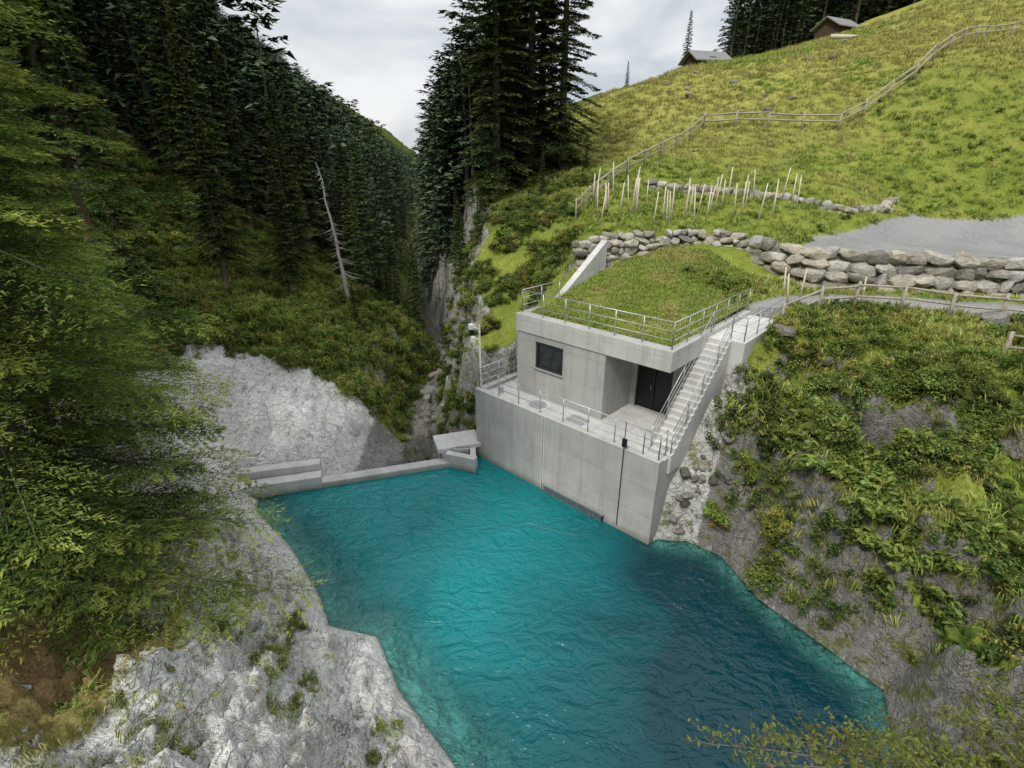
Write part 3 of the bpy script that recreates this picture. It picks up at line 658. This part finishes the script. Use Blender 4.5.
for i in range(30):
    t=r.random()*.35; pts=[(6.2,16.6),(7.2,17.0),(8.5,15.9)]; q=t/.35*1.99;j=int(q);f_=q-j
    x_=pts[j][0]*(1-f_)+pts[min(j+1,2)][0]*f_+r.uniform(-.2,.6); y_=pts[j][1]*(1-f_)+pts[min(j+1,2)][1]*f_+r.uniform(-.3,.3); s_=r.uniform(.06,.2)
    it.append(((x_,y_,tz(x_,y_)+s_*.1),(s_*r.uniform(.8,1.5),s_,s_*.8),r.uniform(0,6),(r.uniform(-.5,.5),r.uniform(-.5,.5))))
for (x_,y_,s_) in [(11.2,20.2,.4),(12.6,19.3,.3),(17.5,15.6,.5),(20.5,21.0,.5),(21.8,20.3,.45),(23.5,20.2,.6),(22.6,20.9,.45)]:
    it.append(((x_,y_,tz(x_,y_)+s_*.3),(s_*1.2,s_,s_*.75),r.uniform(0,6),(.2,.1)))
stones_obj('bank_boulders',it,M_boul)
it=[]
for i in range(30):
    x_=r.uniform(8,50);y_=r.uniform(42,80);s_=r.uniform(.15,.4); it.append(((x_,y_,tz(x_,y_)+.05),(s_*1.3,s_,s_*.7),r.uniform(0,6),(.1,.1)))
stones_obj('meadow_rocks',it,M_boul)

# ------------------------------------------------------------ building
bld=empty('concrete_intake_building',(AX,AY,0),math.atan2(SE,CE))
m=MB()
m.box(0,9.88,0,.35,-3,3.8); m.box(0,.35,.35,4.3,-3,3.8); m.box(9.53,9.88,.35,4.4,-3,3.72)
m.make('intake_block_walls',M_con,bld,.02)
m=MB(); m.box(.35,9.53,.35,4.2,3.2,3.62); m.make('deck',M_conl,bld)
m=MB()
m.box(1.26,2.4,1.67,1.95,3.62,6.66); m.box(2.4,4.0,1.67,1.95,3.62,5.05); m.box(2.4,4.0,1.67,1.95,6.35,6.66); m.box(4.0,6.2,1.67,1.95,3.62,6.66)
m.box(1.26,1.54,1.95,9.0,3.0,6.66); m.box(5.92,6.2,1.95,4.0,3.62,6.66); m.box(5.92,6.45,4.0,4.28,3.62,6.66); m.box(8.15,9.0,4.0,4.28,3.62,6.66)
m.box(6.45,8.15,4.0,4.28,6.05,6.66)
m.make('house_walls',M_con,bld,.015)
m=MB(); m.box(8.75,9.0,4.28,9.3,3.0,7.0); m.make('side_wall',M_con,bld,.015)
m=MB(); m.box(1.22,9.1,1.62,9.0,6.66,7.2)
m.box(1.22,9.1,1.62,2.15,7.2,7.5); m.box(1.22,1.6,2.15,4.6,7.2,7.5); m.box(8.75,9.1,2.15,9.4,7.2,7.5)
m.make('roof_slab',M_conl,bld,.02)
m=MB(); m.hexa([(1.18,4.3,7.0),(1.55,4.3,7.0),(1.55,8.4,7.0),(1.18,8.4,7.0),(1.18,4.3,7.55),(1.55,4.3,7.55),(1.55,8.4,10.1),(1.18,8.4,10.1)]); m.make('wing_wall',M_conl,bld,.02)
m=MB(); m.box(6.47,8.13,4.10,4.16,3.62,6.05); m.make('door',M_dark,bld)
m=MB(); m.box(6.45,6.52,4.03,4.12,3.62,6.05);m.box(8.08,8.15,4.03,4.12,3.62,6.05);m.box(6.52,8.08,4.03,4.12,5.97,6.05);m.box(7.28,7.33,4.04,4.12,3.62,5.97); m.make('door_frame',M_frame,bld)
m=MB(); m.tube((7.2,4.0,4.6),(7.2,4.0,4.85),.015); m.make('door_handle',M_steel,bld)
m=MB(); m.box(2.42,3.98,1.80,1.83,5.07,6.33); m.make('window_glass',M_glass,bld)
m=MB(); m.box(2.4,2.5,1.72,1.84,5.05,6.35);m.box(3.9,4.0,1.72,1.84,5.05,6.35);m.box(2.5,3.9,1.72,1.84,6.25,6.35);m.box(2.5,3.9,1.72,1.84,5.05,5.15)
m.make('window_frame',M_frame,bld)
m=MB(); m.box(2.35,4.05,1.60,1.72,5.0,5.047); m.make('window_sill',M_steel,bld)
m=MB(); n=19; y0,y1=.75,5.0; z0,z1=3.62,7.3
for i in range(n):
    a=y0+(y1-y0)*i/n; b=y0+(y1-y0)*(i+1)/n; m.box(9.0,9.97,a,b+(.0),1.2 if i>3 else 3.0,z0+(z1-z0)*(i+1)/n)
m.make('stairs',M_conl,bld)
m=MB(); m.box(9.1,10.5,5.0,9.4,4.4,7.31); m.box(8.9,9.97,4.99,5.0,1.2,7.3); m.make('stair_landing',M_conl,bld,.01)
def railing(name,pts,h=1.05,sp=1.3,rails=(1.0,.66,.33),r=.022):
    m=MB()
    for a,b in zip(pts[:-1],pts[1:]):
        a=Vector(a);b=Vector(b);L_=(b-a).length;k=max(1,round(L_/sp))
        for i in range(k+1):
            p=a.lerp(b,i/k); m.tube(p,p+Vector((0,0,h)),r*1.15,6)
        for q in rails: m.tube(a+Vector((0,0,h*q)),b+Vector((0,0,h*q)),r if q==1.0 else r*.65,6)
    return m.make(name,M_steel,bld,0,True)
railing('deck_railing',[(.18,4.2,3.8),(.18,.18,3.8),(9.1,.18,3.8)])
railing('deck_railing_end',[(9.1,.18,3.8),(9.75,.18,3.8),(9.75,.7,3.8)])
railing('roof_railing',[(1.4,4.6,7.5),(1.4,1.85,7.5),(8.93,1.85,7.5),(8.93,9.3,7.5)])
railing('stair_railing',[(9.08,.8,3.8),(9.08,5.0,7.4)],.95)
railing('stair_railing_outer',[(9.9,.8,3.85),(9.9,5.0,7.4),(10.4,5.1,7.35),(10.4,9.3,7.35)],.95)
m=MB(); m.tube((-.05,.45,3.6),(-.05,.45,6.9),.05,8); m.tube((-.05,.45,6.7),(-.4,.35,6.75),.025); m.tube((-.05,.45,6.2),(-.3,.3,6.2),.02)
m.box(-.62,-.38,.25,.45,6.62,6.86); m.box(-.4,-.2,.15,.35,6.05,6.3); m.make('camera_pole',M_white,bld,.01)
m=MB(); m.box(8.3,8.5,-.06,.02,3.9,4.25); m.tube((8.4,-.03,.2),(8.4,-.03,3.9),.022); m.tube((8.4,-.04,4.25),(8.4,-.04,5.0),.02); m.make('water_level_gauge',M_dark,bld,.01)
m=MB()
m.box(4.3,4.36,-.05,-.002,0,3.75); m.box(4.42,4.48,-.05,-.002,0,3.75); m.make('stop_log_guide',M_conl,bld)
m=MB(); m.box(4.55,7.75,-.05,-.004,-.8,.42); m.make('intake_opening',M_dark,bld)
m=MB()
for i in range(33): m.box(4.6+i*.095,4.63+i*.095,-.12,-.052,-.8,.36)
m.box(4.5,7.8,-.14,-.052,.36,.46); m.make('trash_rack',M_steel,bld)
m=MB(); m.tube((3.2,.95,3.625),(3.2,.95,3.66),.42,20); m.box(5.0,5.9,.65,1.3,3.625,3.65); m.tube((1.0,.8,3.62),(1.0,.8,3.9),.12,10); m.make('deck_hatches',M_steel,bld)
gx_,gy_=np.meshgrid(np.linspace(1.55,8.78,60),np.linspace(2.12,10.3,60)); gz=roofz(gx_,gy_)+(fbm(gx_*1.2,gy_*1.2,3,5)-.5)*.12
ii=np.arange(3600).reshape(60,60); FG=np.stack([ii[:-1,:-1],ii[:-1,1:],ii[1:,1:],ii[1:,:-1]],-1).reshape(-1,4)
def mat_grass():
    m,nt,out=newmat('roof_grass'); g=N(nt); v=g.coord('Object')
    c=g.ramp(g.noise(v,1.2,4,.65),[(.3,(.14,.20,.028)),(.7,(.26,.31,.055))]); c=g.mix(g.ramp(g.noise(v,11,4,.7),[(.35,.6),(.6,0.0)]),c,(.07,.11,.018))
    g.l(g.diff(c,g.bump(g.noise(v,14,4,.7),.8,.1)),out.inputs[0]); return m
obj_np('grass_roof',np.stack([gx_,gy_,gz],-1).reshape(-1,3),FG,[mat_grass()],True,parent=bld)
r=np.random.default_rng(77); n=4800; a=r.uniform(1.7,8.7,n);b=r.uniform(2.25,13,n); wxy=loc2w(a,b)
zz=np.maximum(roofz(a,b),np.where(b>9.5,terrain(wxy[0],wxy[1]),0))-.03; q=(wxy[1]<ywall(wxy[0])-.2); q1=q&(fbm(a*.6,b*.6,3,9)+r.normal(0,.08,n)<.60)
scatter('roof_grass_blades',tuG,np.stack([wxy[0],wxy[1],zz],-1)[q1],r.uniform(.22,.42,n)[q1],.15,20)
q2=q&~q1
scatter('roof_grass_blades',tuY,np.stack([wxy[0],wxy[1],zz],-1)[q2],r.uniform(.2,.36,n)[q2],.15,21)

# ------------------------------------------------------------ weir
wr=empty('concrete_weir')
m=MB()
def seg(m,a,b,w,z0,z1,z1b=None):
    a=Vector((*a,0));b=Vector((*b,0));d=(b-a).normalized();nn=Vector((-d.y,d.x,0))*w/2; z1b=z1 if z1b is None else z1b
    m.hexa([(*(a-nn).xy,z0),(*(b-nn).xy,z0),(*(b+nn).xy,z0),(*(a+nn).xy,z0),(*(a-nn).xy,z1),(*(b-nn).xy,z1b),(*(b+nn).xy,z1b),(*(a+nn).xy,z1)])
seg(m,(-9.0,20.15),(-3.1,21.95),.55,-3,.28); seg(m,(-12.9,19.05),(-8.9,20.2),.6,-3,.62); m.make('weir_crest',M_conl,wr,.03)
m=MB(); seg(m,(-12.6,19.85),(-9.1,20.75),.5,-3,.95); seg(m,(-12.8,19.2),(-12.4,20.2),.4,-2,.9); m.make('abutment_wall',M_conl,wr,.03)
m=MB(); seg(m,(-3.9,22.6),(-1.75,23.3),1.5,.62,.88); m.make('sluice_platform',M_conl,wr,.03)
m=MB(); seg(m,(-3.25,21.9),(-1.75,21.35),.35,-3,.75); seg(m,(-3.3,22.0),(-3.6,23.3),.35,-3,.6); seg(m,(-1.9,21.5),(-2.0,22.6),.3,-3,.7);m.make('sluice_pier',M_conl,wr,.03)
m=MB(); m.box(-2.9,-2.15,21.9,21.98,-1,.9); m.make('sluice_gate',M_steel,wr)

# ------------------------------------------------------------ wooden fences and stakes
def fence(name,pts,sp=2.6,h=1.05,rails=(.95,.5),r=.05,mat=None):
    m=MB();rr=random.Random(4)
    P=[]
    for (ax,ay),(bx,by) in zip(pts[:-1],pts[1:]):
        L_=math.hypot(bx-ax,by-ay);k=max(1,round(L_/sp))
        for i in range(k): P.append((ax+(bx-ax)*i/k,ay+(by-ay)*i/k))
    P.append(pts[-1]); T=[]
    for (a,b) in P:
        z=tz(a,b); tp=(a+rr.uniform(-.06,.06),b+rr.uniform(-.06,.06),z+h*rr.uniform(.98,1.15)); m.tube((a,b,z-.2),tp,r*1.2,7,r); T.append((a,b,z))
    for p,q in zip(T[:-1],T[1:]):
        for f_ in rails:
            m.tube((p[0],p[1],p[2]+h*f_+rr.uniform(-.05,.05)),(q[0],q[1],q[2]+h*f_+rr.uniform(-.05,.05)),r*.8,6)
    return m.make(name,mat or M_wood,None,0,True)
fence('wooden_fence',[(5.5,36.5),(8.5,41),(17.4,52),(26.7,46.8),(34,50),(46,59),(54,60)],2.8,1.2,(.95,.55),.085)
fence('wooden_fence',[(4.0,33.5),(5.5,36.5)],1.0,1.2,(.95,.55),.05)
fence('wooden_fence',[(12.2,22.4),(15.5,22.7),(19,21.6),(24,19.8)],1.7,1.1,(.92,.5),.065)
fence('wooden_fence',[(18.6,18.2),(20,16.6),(22,14.8)],1.5,1.1,(.92,.5),.065)
rr=random.Random(12)
for i in range(44):
    if i<26: x_=rr.uniform(5.2,11.5);y_=rr.uniform(31.5,37)
    else: x_=rr.uniform(11,18.5);y_=rr.uniform(33,36)
    m=MB(); z=tz(x_,y_); hh=rr.uniform(1.5,2.4); m.tube((0,0,-.2),(rr.uniform(-.28,.28),rr.uniform(-.2,.2),hh),.045,6,.035)
    o=m.make('wooden_stake',M_stake,None,0,True); o.location=(x_,y_,z)
for (x_,y_) in [(13.4,24.9),(14.0,24.5),(16,22.9),(13.0,23.6)]:
    m=MB(); m.tube((0,0,-.2),(rr.uniform(-.3,.3),0,1.4),.045,6,.035); o=m.make('wooden_stake',M_stake,None,0,True); o.location=(x_,y_,tz(x_,y_))
m=MB(); m.tube((-2.5,0,.3),(2.5,.5,.35),.28,10,.22); o=m.make('felled_log',M_stake,None,0,True); o.location=(44.5,80,tz(44.5,80))
def hut(x,y,w,d,h,rz,dz=-.3):
    e=empty('alpine_hut',(x,y,tz(x,y)+dz),rz)
    m=MB(); m.box(-w/2,w/2,-d/2,d/2,-1.0,h)
    m.hexa([(-w/2,-d/2,h),(w/2,-d/2,h),(w/2,d/2,h),(-w/2,d/2,h),(-w/2,-.02,h+d*.3),(w/2,-.02,h+d*.3),(w/2,.02,h+d*.3),(-w/2,.02,h+d*.3)])
    m.make('walls',M_hutw,e)
    m=MB()
    for s in (-1,1):
        y0=s*(d/2+.6);z0=h-.3; m.hexa([(-w/2-.6,y0,z0),(w/2+.6,y0,z0),(w/2+.6,0,h+d*.32),(-w/2-.6,0,h+d*.32),(-w/2-.6,y0,z0+.15),(w/2+.6,y0,z0+.15),(w/2+.6,0,h+d*.32+.15),(-w/2-.6,0,h+d*.32+.15)])
    m.make('roof',M_hutr,e)
    m=MB(); m.box(-.5,.5,-d/2-.03,-d/2-.003,.1,1.5); m.make('door',M_dark,e)
hut(27.0,83.5,4.6,3.4,1.2,.25,-.1); hut(51.5,97,4.6,3.8,1.3,.45)

# ------------------------------------------------------------ world, sun, camera
w=bpy.data.worlds.new('World'); scene.world=w; w.use_nodes=True; nt=w.node_tree; nt.nodes.clear(); g=N(nt)
out=g.n('ShaderNodeOutputWorld')
sky=g.n('ShaderNodeTexSky',sky_type='NISHITA'); sky.sun_disc=False
el=math.radians(52); az=math.radians(215)
sky.sun_elevation=el; sky.sun_rotation=az
b1=g.n('ShaderNodeBackground'); b1.inputs[1].default_value=.12; g.l(sky.outputs[0],b1.inputs[0])
v=g.mapping(g.coord('Generated'),(1,1,2.6))
cn=g.noise(v,2.6,4,.55,.5)
sz_=g.n('ShaderNodeSeparateXYZ'); g.l(g.coord('Generated'),sz_.inputs[0])
cc=g.ramp(cn,[(.36,(.58,.63,.68)),(.48,(.76,.79,.82)),(.60,(.97,.975,.98))])
b2=g.n('ShaderNodeBackground'); g.l(cc,b2.inputs[0])
# overcast sky: clouds are brighter overhead than near the horizon
st=g.math('ADD',.98,g.math('MULTIPLY',g.math('MAXIMUM',g.math('SUBTRACT',sz_.outputs[2],.42),0),2.7))
g.l(st,b2.inputs[1])
mx=g.n('ShaderNodeMixShader'); mx.inputs[0].default_value=.87; g.l(b1.outputs[0],mx.inputs[1]); g.l(b2.outputs[0],mx.inputs[2]); g.l(mx.outputs[0],out.inputs[0])
sd=bpy.data.lights.new('sun','SUN'); sd.energy=2.7; sd.angle=math.radians(12); sd.color=(1,.96,.88)
so=link(bpy.data.objects.new('sun',sd))
dirv=Vector((math.sin(az)*math.cos(el),math.cos(az)*math.cos(el),math.sin(el)))
so.rotation_euler=dirv.to_track_quat('Z','Y').to_euler(); so.location=(0,0,60)
cd=bpy.data.cameras.new('camera'); cd.lens=18; cd.sensor_width=36; cd.clip_end=5000; cd.clip_start=.05
co=link(bpy.data.objects.new('camera',cd)); co.location=(0,0,14); co.rotation_euler=(math.radians(90-23.63),0,0); scene.camera=co
